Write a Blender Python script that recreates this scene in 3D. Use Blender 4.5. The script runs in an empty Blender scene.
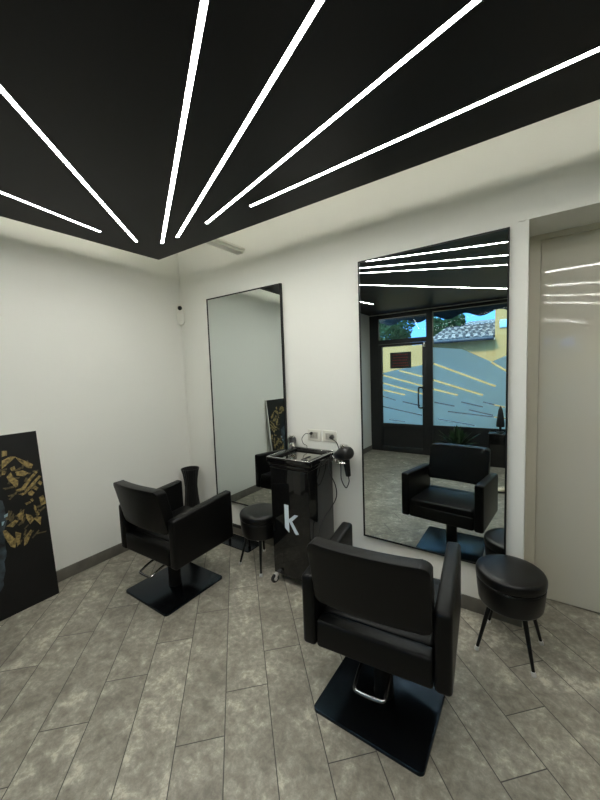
import bpy, bmesh, math, random
from mathutils import Vector, Matrix
random.seed(7)
PI = math.pi
C = bpy.context.scene.collection

# ------------------------------------------------------------------ materials
def mat(name, col, rough=0.5, metal=0.0, ior=1.5, noise=None, bump=None, spec=None, tint=None, emit=None, coat=0.0):
    m = bpy.data.materials.new(name); m.use_nodes = True
    nt = m.node_tree; N = nt.nodes; L = nt.links
    b = N['Principled BSDF']
    b.inputs['Base Color'].default_value = (*col, 1); b.inputs['Roughness'].default_value = rough
    b.inputs['Metallic'].default_value = metal; b.inputs['IOR'].default_value = ior
    if coat: b.inputs['Coat Weight'].default_value = coat; b.inputs['Coat Roughness'].default_value = 0.03
    if spec is not None: b.inputs['Specular IOR Level'].default_value = spec
    if tint: b.inputs['Specular Tint'].default_value = (*tint, 1)
    if emit:
        b.inputs['Emission Color'].default_value = (*emit[0], 1); b.inputs['Emission Strength'].default_value = emit[1]
    tc = N.new('ShaderNodeTexCoord')
    if noise:
        sc, amt = noise
        n = N.new('ShaderNodeTexNoise'); n.inputs['Scale'].default_value = sc; n.inputs['Detail'].default_value = 5
        L.new(tc.outputs['Object'], n.inputs['Vector'])
        r = N.new('ShaderNodeValToRGB')
        r.color_ramp.elements[0].position = 0.3; r.color_ramp.elements[1].position = 0.7
        r.color_ramp.elements[0].color = (*[c*(1-amt) for c in col], 1)
        r.color_ramp.elements[1].color = (*[min(1, c*(1+amt)) for c in col], 1)
        L.new(n.outputs['Fac'], r.inputs['Fac']); L.new(r.outputs['Color'], b.inputs['Base Color'])
    if bump:
        sc, st = bump
        n = N.new('ShaderNodeTexNoise'); n.inputs['Scale'].default_value = sc; n.inputs['Detail'].default_value = 4
        L.new(tc.outputs['Object'], n.inputs['Vector'])
        bp = N.new('ShaderNodeBump'); bp.inputs['Strength'].default_value = st; bp.inputs['Distance'].default_value = 0.01
        L.new(n.outputs['Fac'], bp.inputs['Height']); L.new(bp.outputs['Normal'], b.inputs['Normal'])
    return m

M = {}
M['wall'] = mat('white_wall_paint', (0.76, 0.76, 0.705), 0.6, noise=(1.3, 0.012), bump=(9, 0.10))
M['wall_dark'] = mat('fill_cutting_dark_wall', (0.06, 0.06, 0.06), 0.6, noise=(1.3, 0.05))  # dark tone chosen to reduce fill light on the chair backs
M['ceiling'] = mat('white_ceiling_paint', (0.78, 0.78, 0.74), 0.7, noise=(2, 0.01))
M['panel'] = mat('black_satin_panel', (0.0045, 0.0045, 0.005), 0.5, ior=1.3, noise=(3, 0.08))
M['leather'] = mat('black_leatherette', (0.0033, 0.0033, 0.0032), 0.36, ior=1.36, spec=0.33, noise=(60, 0.06), bump=(420, 0.10))
M['leather_gloss'] = mat('black_smooth_vinyl', (0.003, 0.003, 0.003), 0.33, ior=1.38, noise=(60, 0.05), bump=(300, 0.05))
M['black_metal'] = mat('black_powder_coat', (0.003, 0.003, 0.003), 0.4, ior=1.35, noise=(80, 0.1))
M['base_metal'] = mat('black_brushed_base', (0.004, 0.0042, 0.0045), 0.2, ior=1.42, tint=(0.3, 0.62, 1.0), noise=(50, 0.1), bump=(150, 0.015))  # blue specular tint imitates window daylight reflected in the chair base plates
M['chrome'] = mat('chrome', (0.75, 0.74, 0.72), 0.12, 1.0, noise=(30, 0.03))
M['dark_chrome'] = mat('dark_chrome', (0.20, 0.20, 0.20), 0.15, 1.0, noise=(30, 0.03))
M['tray'] = mat('smoked_tray_glass', (0.42, 0.40, 0.34), 0.06, 1.0, noise=(30, 0.03))
M['bright_nickel'] = mat('bright_nickel', (0.8, 0.8, 0.78), 0.35, 0.6, noise=(30, 0.03))
M['gloss_black'] = mat('gloss_black_lacquer', (0.006, 0.006, 0.006), 0.05, noise=(20, 0.05))
M['black_plastic'] = mat('black_plastic', (0.010, 0.010, 0.010), 0.3, noise=(50, 0.1))
M['vase'] = mat('black_ceramic', (0.004, 0.004, 0.004), 0.4, ior=1.38, noise=(20, 0.1))
M['white_plastic'] = mat('white_plastic', (0.72, 0.71, 0.63), 0.3, noise=(20, 0.01))
M['outlet'] = mat('pearl_grey_plastic', (0.62, 0.61, 0.54), 0.35, noise=(20, 0.01))
M['outlet_dark'] = mat('grey_socket_insert', (0.38, 0.37, 0.32), 0.35, noise=(20, 0.02))
M['mirror'] = mat('silvered_glass', (0.74, 0.80, 0.79), 0.0, 1.0)
M['letter'] = mat('pale_blue_decal', (0.74, 0.84, 0.92), 0.35, noise=(10, 0.02), emit=None)
M['door'] = mat('cream_gloss_lacquer', (0.64, 0.61, 0.51), 0.05, ior=1.55, noise=(1.0, 0.01), bump=(3.0, 0.03))
M['trim'] = mat('cream_trim', (0.60, 0.565, 0.46), 0.4, noise=(5, 0.02))
M['jamb'] = mat('cream_jamb', (0.66, 0.62, 0.52), 0.5, noise=(5, 0.02))
M['skirting'] = mat('grey_stone_skirting', (0.128, 0.120, 0.100), 0.45, noise=(9, 0.25))
M['frame_black'] = mat('anthracite_window_frame', (0.010, 0.011, 0.012), 0.4, noise=(30, 0.1))
M['canvas_black'] = mat('black_painted_canvas', (0.0045, 0.0045, 0.004), 0.5, ior=1.4, noise=(6, 0.3), bump=(400, 0.08))
M['canvas_white'] = mat('white_canvas_edge', (0.72, 0.71, 0.68), 0.7, noise=(20, 0.02))
M['gold'] = mat('gold_paint', (0.27, 0.20, 0.075), 0.4, 0.2, noise=(55, 0.75), bump=(60, 0.4))
M['olive'] = mat('dark_olive_gold_paint', (0.085, 0.067, 0.028), 0.5, noise=(60, 0.7))
M['face_blue'] = mat('blue_grey_paint', (0.03, 0.045, 0.055), 0.5, noise=(16, 0.95), bump=(60, 0.3))
M['glint'] = mat('pale_blue_paint', (0.30, 0.45, 0.52), 0.45, noise=(40, 0.3))
M['led'] = mat('led_diffuser', (1, 1, 1), 0.4, emit=((1.0, 0.99, 0.935), 36.0))
M['cove_led'] = mat('cove_led_tape', (1, 1, 1), 0.4, emit=((1.0, 0.975, 0.85), 15.0))
M['rubber'] = mat('black_rubber', (0.012, 0.012, 0.012), 0.6, noise=(30, 0.1))
M['yellow'] = mat('yellow_render', (0.54, 0.33, 0.115), 0.85, noise=(1.5, 0.07), bump=(12, 0.15))
M['asphalt'] = mat('grey_street', (0.07, 0.07, 0.08), 0.85, noise=(6, 0.2))
M['awning'] = mat('dark_grey_awning_cloth', (0.030, 0.038, 0.040), 0.8, noise=(12, 0.2))
M['leaf'] = mat('leaf_green', (0.022, 0.055, 0.02), 0.45, noise=(5, 0.5))
M['leaf_far'] = mat('tree_green', (0.05, 0.11, 0.045), 0.7, noise=(3, 0.5))
M['bark'] = mat('bark', (0.10, 0.07, 0.05), 0.9, noise=(9, 0.3))
M['pot'] = mat('anthracite_pot', (0.02, 0.02, 0.022), 0.5, noise=(9, 0.2))
M['gutter'] = mat('dark_gutter', (0.035, 0.045, 0.06), 0.5, noise=(9, 0.1))
M['sign_face'] = mat('dark_sign_board', (0.02, 0.025, 0.022), 0.5, noise=(30, 0.4))
M['sign_red'] = mat('faded_red_print', (0.20, 0.03, 0.03), 0.6, noise=(40, 0.3))
M['pale_blue'] = mat('pale_blue_plate', (0.42, 0.66, 0.78), 0.5, noise=(9, 0.05))
M['shoe'] = mat('cream_shoe_fabric', (0.62, 0.57, 0.44), 0.7, noise=(80, 0.15), bump=(200, 0.2))
M['shoe_sole'] = mat('off_white_sole', (0.70, 0.68, 0.62), 0.6, noise=(30, 0.05))

def tiles_mat():
    m = bpy.data.materials.new('diagonal_stone_planks'); m.use_nodes = True
    nt = m.node_tree; N = nt.nodes; L = nt.links; b = N['Principled BSDF']
    tc = N.new('ShaderNodeTexCoord'); sx = N.new('ShaderNodeSeparateXYZ'); L.new(tc.outputs['Object'], sx.inputs[0])
    def mt(op, a, bb=None, c=None):
        n = N.new('ShaderNodeMath'); n.operation = op
        for i, v in enumerate((a, bb, c)):
            if v is None: continue
            if isinstance(v, (int, float)): n.inputs[i].default_value = v
            else: L.new(v, n.inputs[i])
        return n.outputs[0]
    W, LEN, SH = 0.197, 0.787, 0.199
    v = mt('MULTIPLY', mt('ADD', sx.outputs[0], sx.outputs[1]), 0.70711)
    u = mt('MULTIPLY', mt('SUBTRACT', sx.outputs[1], sx.outputs[0]), 0.70711)
    vr = mt('DIVIDE', mt('ADD', v, 0.014), W); row = mt('FLOOR', vr); fv = mt('SUBTRACT', vr, row)
    ur = mt('DIVIDE', mt('SUBTRACT', mt('ADD', u, 1.686 + 40*LEN), mt('MULTIPLY', row, SH)), LEN)
    col = mt('FLOOR', ur); fu = mt('SUBTRACT', ur, col)
    dv = mt('MULTIPLY', mt('SUBTRACT', 0.5, mt('ABSOLUTE', mt('SUBTRACT', fv, 0.5))), W)
    du = mt('MULTIPLY', mt('SUBTRACT', 0.5, mt('ABSOLUTE', mt('SUBTRACT', fu, 0.5))), LEN)
    d = mt('MINIMUM', dv, du)
    mask = N.new('ShaderNodeMapRange'); mask.inputs['From Min'].default_value = 0.0012; mask.inputs['From Max'].default_value = 0.0026
    L.new(d, mask.inputs['Value'])
    cx = N.new('ShaderNodeCombineXYZ'); L.new(row, cx.inputs[0]); L.new(col, cx.inputs[1])
    wn = N.new('ShaderNodeTexWhiteNoise'); wn.noise_dimensions = '3D'; L.new(cx.outputs[0], wn.inputs['Vector'])
    off = N.new('ShaderNodeVectorMath'); off.operation = 'MULTIPLY_ADD'
    L.new(wn.outputs['Color'], off.inputs[0]); off.inputs[1].default_value = (9, 9, 9); L.new(tc.outputs['Object'], off.inputs[2])
    n1 = N.new('ShaderNodeTexNoise'); n1.inputs['Scale'].default_value = 6.5; n1.inputs['Detail'].default_value = 9; n1.inputs['Roughness'].default_value = 0.68; n1.inputs['Distortion'].default_value = 0.25
    L.new(off.outputs[0], n1.inputs['Vector'])
    n2 = N.new('ShaderNodeTexNoise'); n2.inputs['Scale'].default_value = 30; n2.inputs['Detail'].default_value = 8; n2.inputs['Roughness'].default_value = 0.72; n2.inputs['Distortion'].default_value = 0.3
    L.new(off.outputs[0], n2.inputs['Vector'])
    s = mt('ADD', mt('MULTIPLY', n1.outputs['Fac'], 0.52), mt('MULTIPLY', n2.outputs['Fac'], 0.48))
    s = mt('ADD', s, mt('MULTIPLY', mt('SUBTRACT', wn.outputs['Value'], 0.5), 0.05))
    r = N.new('ShaderNodeValToRGB'); e = r.color_ramp.elements
    e[0].position = 0.40; e[0].color = (0.180, 0.166, 0.132, 1)
    e[1].position = 0.62; e[1].color = (0.53, 0.503, 0.407, 1)
    k = e.new(0.50); k.color = (0.268, 0.250, 0.201, 1)
    k = e.new(0.56); k.color = (0.355, 0.334, 0.270, 1)
    L.new(s, r.inputs['Fac'])
    mx = N.new('ShaderNodeMix'); mx.data_type = 'RGBA'; mx.inputs['A'].default_value = (0.045, 0.041, 0.034, 1)
    L.new(mask.outputs[0], mx.inputs['Factor']); L.new(r.outputs['Color'], mx.inputs['B']); L.new(mx.outputs['Result'], b.inputs['Base Color'])
    b.inputs['Roughness'].default_value = 0.42
    bp = N.new('ShaderNodeBump'); bp.inputs['Strength'].default_value = 0.35; bp.inputs['Distance'].default_value = 0.002
    hh = mt('ADD', mask.outputs[0], mt('MULTIPLY', n2.outputs['Fac'], 0.5)); L.new(hh, bp.inputs['Height']); L.new(bp.outputs['Normal'], b.inputs['Normal'])
    return m
M['tiles'] = tiles_mat()

def film_mat():
    m = bpy.data.materials.new('frosted_blue_window_film'); m.use_nodes = True
    nt = m.node_tree; N = nt.nodes; L = nt.links; N.remove(N['Principled BSDF'])
    out = N['Material Output']
    tc = N.new('ShaderNodeTexCoord'); n = N.new('ShaderNodeTexNoise'); n.inputs['Scale'].default_value = 1.2; L.new(tc.outputs['Object'], n.inputs['Vector'])
    r = N.new('ShaderNodeValToRGB'); r.color_ramp.elements[0].color = (0.74, 0.92, 1.0, 1); r.color_ramp.elements[1].color = (0.80, 0.95, 1.0, 1)
    L.new(n.outputs['Fac'], r.inputs['Fac'])
    t = N.new('ShaderNodeBsdfTranslucent'); d = N.new('ShaderNodeBsdfDiffuse'); mx = N.new('ShaderNodeMixShader'); mx.inputs[0].default_value = 0.25
    L.new(r.outputs['Color'], t.inputs['Color']); L.new(r.outputs['Color'], d.inputs['Color'])
    L.new(t.outputs[0], mx.inputs[1]); L.new(d.outputs[0], mx.inputs[2]); L.new(mx.outputs[0], out.inputs['Surface'])
    return m
M['film'] = film_mat()
def glass_mat():
    m = bpy.data.materials.new('window_glass'); m.use_nodes = True
    nt = m.node_tree; N = nt.nodes; L = nt.links; N.remove(N['Principled BSDF'])
    out = N['Material Output']
    t = N.new('ShaderNodeBsdfTransparent'); t.inputs['Color'].default_value = (0.88, 0.94, 0.95, 1)
    g = N.new('ShaderNodeBsdfGlossy'); g.inputs['Roughness'].default_value = 0.01
    f = N.new('ShaderNodeFresnel'); f.inputs['IOR'].default_value = 1.45
    mx = N.new('ShaderNodeMixShader'); L.new(f.outputs[0], mx.inputs[0]); L.new(t.outputs[0], mx.inputs[1]); L.new(g.outputs[0], mx.inputs[2]); L.new(mx.outputs[0], out.inputs['Surface'])
    return m
M['glass'] = glass_mat()
def roof_mat():
    m = mat('grey_brown_roof_tiles', (0.24, 0.20, 0.18), 0.8)
    nt = m.node_tree; N = nt.nodes; L = nt.links; b = N['Principled BSDF']
    tc = N.new('ShaderNodeTexCoord'); n = N.new('ShaderNodeTexBrick'); n.inputs['Scale'].default_value = 1.0; n.inputs['Brick Width'].default_value = 0.20; n.inputs['Row Height'].default_value = 0.26; n.inputs['Mortar Size'].default_value = 0.05; n.offset = 0.3; n.inputs['Color1'].default_value = (0.6, 0.6, 0.6, 1); n.inputs['Color2'].default_value = (1, 1, 1, 1); n.inputs['Mortar'].default_value = (0, 0, 0, 1); L.new(tc.outputs['Object'], n.inputs['Vector'])
    r = N.new('ShaderNodeValToRGB'); r.color_ramp.elements[0].color = (0.05, 0.045, 0.05, 1); r.color_ramp.elements[1].color = (0.42, 0.36, 0.32, 1)
    L.new(n.outputs['Color'], r.inputs['Fac']); L.new(r.outputs['Color'], b.inputs['Base Color'])
    return m
M['roof'] = roof_mat()

# ------------------------------------------------------------------ mesh helpers
def merge(bm, src):
    me = bpy.data.meshes.new('tmp'); src.to_mesh(me); bm.from_mesh(me); bpy.data.meshes.remove(me); src.free()
def hexa(bm, pts, r=0.0, seg=3, mt=None):
    """eight points: bottom ring of four then top ring of four"""
    t = bmesh.new(); v = [t.verts.new(p) for p in pts]
    for f in ((3, 2, 1, 0), (4, 5, 6, 7), (0, 1, 5, 4), (1, 2, 6, 5), (2, 3, 7, 6), (3, 0, 4, 7)):
        t.faces.new([v[i] for i in f])
    bmesh.ops.recalc_face_normals(t, faces=t.faces)
    if r > 0: bmesh.ops.bevel(t, geom=list(t.edges), offset=r, segments=seg, profile=0.5, affect='EDGES', clamp_overlap=True)
    if mt is not None: bmesh.ops.transform(t, matrix=mt, verts=t.verts)
    merge(bm, t)
def box(bm, x0, x1, y0, y1, z0, z1, r=0.0, seg=3, mt=None):
    hexa(bm, [(x0, y0, z0), (x1, y0, z0), (x1, y1, z0), (x0, y1, z0), (x0, y0, z1), (x1, y0, z1), (x1, y1, z1), (x0, y1, z1)], r, seg, mt)
def lathe(bm, prof, origin=(0, 0, 0), n=40, axis=None, rib=None):
    """prof: (radius, height) pairs; closed at both ends"""
    q = Matrix.Identity(3)
    if axis is not None: q = Vector((0, 0, 1)).rotation_difference(Vector(axis)).to_matrix()
    o = Vector(origin); rings = []
    for r, h in prof:
        ring = []
        for i in range(n):
            a = 2*PI*i/n; rr = r*(1 + (rib[1]*math.cos(rib[0]*a) if rib else 0))
            ring.append(bm.verts.new(o + q @ Vector((rr*math.cos(a), rr*math.sin(a), h))))
        rings.append(ring)
    for k in range(len(rings)-1):
        for i in range(n):
            j = (i+1) % n; bm.faces.new((rings[k][i], rings[k][j], rings[k+1][j], rings[k+1][i]))
    bm.faces.new(list(reversed(rings[0]))); bm.faces.new(rings[-1])
def smooth_path(pts, k=8):
    P = [Vector(p) for p in pts]
    if len(P) < 3: return P
    Q = [2*P[0]-P[1]] + P + [2*P[-1]-P[-2]]; out = []
    for i in range(1, len(Q)-2):
        for s in range(k):
            t = s/k; a, b, c, d = Q[i-1], Q[i], Q[i+1], Q[i+2]
            out.append(0.5*((2*b) + (c-a)*t + (2*a-5*b+4*c-d)*t*t + (3*b-a-3*c+d)*t**3))
    out.append(P[-1]); return out
def tube(bm, pts, r, n=10, k=8, r1=None):
    P = smooth_path(pts, k); rings = []; up = Vector((0.13, 0.21, 0.97))
    for i, p in enumerate(P):
        d = (P[min(i+1, len(P)-1)] - P[max(i-1, 0)]).normalized()
        a = d.cross(up)
        if a.length < 0.05: a = d.cross(Vector((1, 0, 0)))
        a.normalize(); b = d.cross(a).normalized(); pass
        rr = r if r1 is None else r + (r1-r)*i/(len(P)-1)
        rings.append([bm.verts.new(p + a*rr*math.cos(2*PI*j/n) + b*rr*math.sin(2*PI*j/n)) for j in range(n)])
    for q in range(len(rings)-1):
        for j in range(n):
            m_ = (j+1) % n; bm.faces.new((rings[q][j], rings[q][m_], rings[q+1][m_], rings[q+1][j]))
    bm.faces.new(list(reversed(rings[0]))); bm.faces.new(rings[-1])
def prism(bm, poly, y0, y1, ax='y'):
    """extrude a 2-D polygon: ax y -> poly in x,z ; ax z -> poly in x,y"""
    f = (lambda p, d: (p[0], d, p[1])) if ax == 'y' else (lambda p, d: (p[0], p[1], d))
    A = [bm.verts.new(f(p, y0)) for p in poly]; B = [bm.verts.new(f(p, y1)) for p in poly]
    bm.faces.new(A); bm.faces.new(list(reversed(B)))
    for i in range(len(poly)):
        j = (i+1) % len(poly); bm.faces.new((A[i], B[i], B[j], A[j]))
def obj(name, bm, m, parent=None, smooth=True, angle=35, loc=None):
    bmesh.ops.recalc_face_normals(bm, faces=bm.faces)
    me = bpy.data.meshes.new(name); bm.to_mesh(me); bm.free()
    for mm in (m if isinstance(m, (list, tuple)) else [m]): me.materials.append(mm)
    if smooth:
        me.polygons.foreach_set('use_smooth', [True]*len(me.polygons)); me.set_sharp_from_angle(angle=math.radians(angle))
    o = bpy.data.objects.new(name, me); C.objects.link(o)
    if parent: o.parent = parent
    if loc: o.location = loc
    return o
def B(): return bmesh.new()
def tag(o, label, cat, group=None):
    o['label'] = label; o['category'] = cat
    if group: o['group'] = group
    return o
def thing(name, label, cat, loc=(0, 0, 0), rz=0, group=None):
    o = bpy.data.objects.new(name, None); C.objects.link(o); o.location = loc; o.rotation_euler = (0, 0, rz); o.empty_display_size = 0.1
    return tag(o, label, cat, group)
def struct(name, bm, m, parent=None, smooth=False):
    o = obj(name, bm, m, parent, smooth)
    if parent is None: o['kind'] = 'structure'
    return o
def sbox(name, x0, x1, y0, y1, z0, z1, m, parent=None, r=0):
    b = B(); box(b, x0, x1, y0, y1, z0, z1, r); return struct(name, b, m, parent, smooth=r > 0)
def pbox(name, parent, m, x0, x1, y0, y1, z0, z1, r=0, seg=3, mt=None):
    b = B(); box(b, x0, x1, y0, y1, z0, z1, r, seg, mt); return obj(name, b, m, parent, smooth=r > 0)
def copy_tree(o, parent=None):
    c = o.copy(); C.objects.link(c); c.parent = parent
    for ch in list(o.children): copy_tree(ch, c)
    return c

# ------------------------------------------------------------------ room
XR, YF, ZC = 4.9, -3.81, 2.95
JX, JR, JT, DY = 2.885, 4.25, 2.244, 0.33
sbox('floor', -0.1, XR+0.1, YF-0.12, 0.5, -0.08, 0.0, M['tiles'])
sbox('ceiling', -0.1, XR+0.1, YF-0.12, 0.1, ZC, ZC+0.08, M['ceiling'])
b = B(); box(b, 0, JX, 0, 0.5, 0, ZC); box(b, JX, JR, 0, 0.5, JT, ZC); box(b, JR, XR, 0, 0.5, 0, ZC)
box(b, JX, JR, 0.42, 0.5, 0, JT); struct('wall_back', b, M['wall'])
sbox('wall_left', -0.12, 0, YF-0.1, 0.5, 0, ZC, M['wall'])
sbox('wall_right', XR, XR+0.12, YF-0.1, 0.5, 0, ZC, M['wall_dark'])  # unseen wall, darkened to bounce less light into the room
# pilaster beside the shop door
sbox('wall_pilaster', 0, 0.43, YF, -3.05, 0, ZC, M['wall'])
b = B(); box(b, 0.43, XR, YF-0.1, YF+0.02, 2.455, ZC); box(b, 4.3, XR, YF-0.1, YF+0.02, 0, 2.455); box(b, 0, 0.43, YF-0.1, YF, 0, ZC)
struct('wall_front', b, M['wall'])
sbox('baseboard_left', 0, 0.011, -3.05, 0, 0, 0.088, M['skirting'], r=0.002)
sbox('baseboard_back', 0, JX, -0.011, 0, 0, 0.088, M['skirting'], r=0.002)
sbox('baseboard_pilaster', 0.43, 0.441, YF+0.04, -3.05, 0, 0.088, M['skirting'], r=0.002)
sbox('baseboard_right', XR-0.011, XR, YF+0.03, 0, 0, 0.088, M['skirting'], r=0.002)
# recess with sliding door
b = B()
box(b, JX, JX+0.055, DY-0.035, 0.42, 0, JT-0.030); box(b, JX, JR, DY-0.035, 0.42, JT-0.030, JT)
box(b, JX+0.055, JR, DY-0.012, 0.42, JT-0.062, JT-0.03)
struct('trim_1', b, M['trim'])
sbox('door_1', JX+0.056, JR-0.05, DY+0.0, DY+0.04, 0.006, JT-0.040, M['door'], r=0.003)
bpy.data.objects['door_1'].matrix_world = Matrix.Translation((0, DY+0.02, 0)) @ Matrix.Rotation(math.radians(0.9), 4, 'X') @ Matrix.Translation((0, -DY, 0))
# thin bead added up the corner, stands in for the highlight line there
b = B(); tube(b, [(0.006, -0.006, 0.09), (0.006, -0.006, ZC)], 0.006, 8); struct('corner_highlight_bead', b, M['wall'], smooth=True)
# casing bead round the opening
b = B(); box(b, JX-0.012, JX, -0.006, 0.0, 0.0, JT+0.012); box(b, JX-0.05, JR, -0.007, 0.0, JT, JT+0.022); struct('trim_3', b, M['wall'])

# ------------------------------------------------------------------ shop front (behind the camera, seen in the tall mirror)
FY = YF + 0.03
d2 = sbox('door_2', 0.60, 0.655, YF-0.03, FY, 0, 1.93, M['frame_black'], r=0.003)
pbox('door_stile', d2, M['frame_black'], 1.363, 1.43, YF-0.03, FY, 0, 1.93, 0.003)
pbox('door_rail', d2, M['frame_black'], 0.655, 1.363, YF-0.03, FY, 1.89, 1.93, 0.003)
pbox('door_rail', d2, M['frame_black'], 0.655, 1.363, YF-0.03, FY, 0.44, 0.515, 0.003)
pbox('kick_panel', d2, M['frame_black'], 0.655, 1.363, YF-0.02, FY-0.012, 0.10, 0.44)
pbox('door_rail', d2, M['frame_black'], 0.655, 1.363, YF-0.03, FY, 0, 0.10, 0.003)
pbox('pane', d2, M['glass'], 0.655, 1.363, YF-0.004, YF+0.002, 0.515, 1.89)
b = B(); tube(b, [(1.385, FY, 1.12), (1.375, FY+0.045, 1.16), (1.325, FY+0.05, 1.16), (1.31, FY+0.05, 1.13), (1.31, FY+0.05, 0.86), (1.325, FY+0.05, 0.82), (1.375, FY+0.045, 0.82), (1.385, FY, 0.85)], 0.013, 10)
obj('pull_handle', b, M['black_plastic'], d2)
pbox('latch', d2, M['chrome'], 1.385, 1.42, FY, FY+0.02, 1.84, 1.92, 0.004)
b = B()
box(b, 0.43, 0.60, YF-0.03, FY, 0, 2.455); box(b, 1.43, 1.53, YF-0.04, FY+0.005, 0, 2.455)
box(b, 0.60, 1.43, YF-0.03, FY, 1.935, 2.01); box(b, 0.60, 1.43, YF-0.03, FY, 2.385, 2.455)
w1 = struct('window_1', b, M['frame_black'])
pbox('pane', w1, M['glass'], 0.60, 1.43, YF-0.004, YF+0.002, 2.01, 2.36)
b = B()
box(b, 1.53, 4.3, YF-0.03, FY, 0.44, 0.52); box(b, 1.53, 4.3, YF-0.03, FY, 2.405, 2.455); box(b, 1.53, 4.3, YF-0.03, FY, 0, 0.08)
box(b, 1.53, 4.3, YF-0.02, FY-0.012, 0.08, 0.44); box(b, 2.80, 2.86, YF-0.03, FY, 0.08, 2.405); box(b, 4.24, 4.3, YF-0.03, FY, 0.08, 2.405)
w2 = struct('window_2', b, M['frame_black'])
pbox('pane', w2, M['glass'], 1.53, 2.80, YF-0.004, YF+0.002, 0.52, 2.405)
pbox('pane', w2, M['glass'], 2.86, 4.24, YF-0.004, YF+0.002, 0.52, 2.405)
def film(poly, slots, y, parent, hw=0.014):
    bm = B(); bm.faces.new([bm.verts.new((p[0], y, p[1])) for p in poly])
    for (a, c, w) in slots:
        a = Vector((a[0], y, a[1])); c = Vector((c[0], y, c[1])); d = (c-a).normalized(); n = Vector((-d.z, 0, d.x))
        for co, no in ((a+n*w, n), (a-n*w, n), (a, d), (c, d)):
            bmesh.ops.bisect_plane(bm, geom=bm.verts[:]+bm.edges[:]+bm.faces[:], plane_co=co, plane_no=no, dist=1e-5)
        dead = []
        for f in bm.faces:
            q = f.calc_center_median(); t = (q-a).dot(d); s = (q-a).dot(n)
            if 0 < t < (c-a).length and abs(s) < w: dead.append(f)
        bmesh.ops.delete(bm, geom=dead, context='FACES')
    ext = bmesh.ops.extrude_face_region(bm, geom=bm.faces[:])
    bmesh.ops.translate(bm, vec=(0, -0.0008, 0), verts=[g for g in ext['geom'] if isinstance(g, bmesh.types.BMVert)])
    return obj('frosted_film', bm, M['film'], parent, smooth=False)
Yf = YF + 0.005
big = [((1.526, 1.562), (2.442, 1.172)), ((1.524, 1.288), (2.272, 1.035)), ((1.524, 1.134), (1.912, 1.032))]
dark = [((1.55, 0.911), (1.862, 0.854)), ((1.962, 0.924), (2.274, 0.851)), ((2.273, 0.93), (2.566, 0.854)), ((1.76, 0.762), (2.579, 0.685)), ((2.072, 0.8), (2.412, 0.725)), ((1.60, 0.63), (2.158, 0.553))]
film([(1.53, 0.52), (2.80, 0.52), (2.80, 1.72), (2.568, 1.628), (2.385, 1.545), (1.972, 1.768), (1.53, 1.826)],
     [(a, c, 0.016) for a, c in big] + [(a, c, 0.010) for a, c in dark] + [((2.385, 1.54), (2.80, 1.25), 0.016)], Yf, w2)
film([(2.86, 0.52), (4.24, 0.52), (4.24, 1.5), (3.6, 1.85), (2.86, 1.74)],
     [((2.9, 1.45), (4.0, 1.05), 0.016), ((2.9, 1.2), (3.9, 0.9), 0.016), ((2.9, 0.8), (4.1, 0.68), 0.01)], Yf, w2)
film([(0.655, 0.515), (1.363, 0.515), (1.363, 1.541), (0.96, 1.484), (0.655, 1.42)],
     [((0.652, 1.389), (1.362, 1.185), 0.014), ((0.652, 1.246), (1.362, 1.048), 0.014), ((0.652, 1.123), (1.058, 1.031), 0.014), ((0.96, 1.46), (1.362, 1.345), 0.014),
      ((0.655, 1.004), (0.893, 0.934), 0.008), ((1.013, 0.912), (1.313, 0.848), 0.010), ((0.655, 0.814), (1.345, 0.682), 0.009), ((0.764, 0.577), (1.056, 0.555), 0.007)], Yf, d2)
sg = thing('hanging_sign', 'small dark sign board with faded red writing hung behind the shop door glass', 'sign', (0.987, FY-0.026, 1.50))
pbox('board', sg, M['sign_face'], -0.185, 0.185, 0, 0.01, 0, 0.28, 0.002)
for i, z in enumerate((0.235, 0.185, 0.14, 0.09, 0.045)):
    b = B(); box(b, -0.14, 0.13, 0.0100, 0.0112, z-0.002, z+0.002); x = -0.14 + 0.02*(i % 2)
    while x < 0.12:
        w = random.uniform(0.012, 0.035); box(b, x, x+w+0.001, 0.0105, 0.0125, z-0.008, z+0.012); x += w + 0.012
    obj('print_line', b, M['sign_red'], sg, smooth=False)

# ------------------------------------------------------------------ outside
b = B(); box(b, -14, 16, -24, YF-0.13, -0.12, -0.04); struct('ground', b, M['asphalt'])
hb = thing('yellow_garage', 'low yellow building with a tiled roof across the street', 'building', (0, -9, 0))
pbox('wall', hb, M['yellow'], -14, 2.0, -4, 0, -0.05, 2.22)
b = B(); nx = 120; x0, x1 = 0.22, 1.99
rows = 7; vs = []
for j in range(rows*2+1):
    t = (j//2 + (j % 2)*0.96)/rows if j < rows*2 else 1.0
    y = 0.28 - 2.6*t; z = 2.26 + 0.62*t + (0.0 if j % 2 == 0 else 0.0) + (0.03 if j % 2 == 0 else 0)
    vs.append([b.verts.new((x0 + (x1-x0)*i/nx, y, z + 0.035*abs(math.sin(PI*(x0+(x1-x0)*i/nx)/0.24)))) for i in range(nx+1)])
for j in range(len(vs)-1):
    for i in range(nx): b.faces.new((vs[j][i], vs[j][i+1], vs[j+1][i+1], vs[j+1][i]))
obj('roof', b, M['roof'], hb, angle=60)
b = B(); hexa(b, [(0.2, 0.28, 2.19), (1.99, 0.28, 2.19), (1.99, -2.3, 2.80), (0.2, -2.3, 2.80), (0.2, 0.28, 2.24), (1.99, 0.28, 2.24), (1.99, -2.3, 2.86), (0.2, -2.3, 2.86)]); obj('eaves_board', b, M['gutter'], hb, smooth=False)
b = B(); tube(b, [(0.2, 0.33, 2.24), (1.99, 0.33, 2.24)], 0.05, 12); obj('gutter', b, M['gutter'], hb)
hy = thing('yellow_house', 'tall yellow house beside the tiled garage roof', 'building', (2.0, -8.95, 0))
pbox('plinth', hb, M['asphalt'], -14, 2.0, 0, 0.03, -0.05, 0.55)
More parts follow.
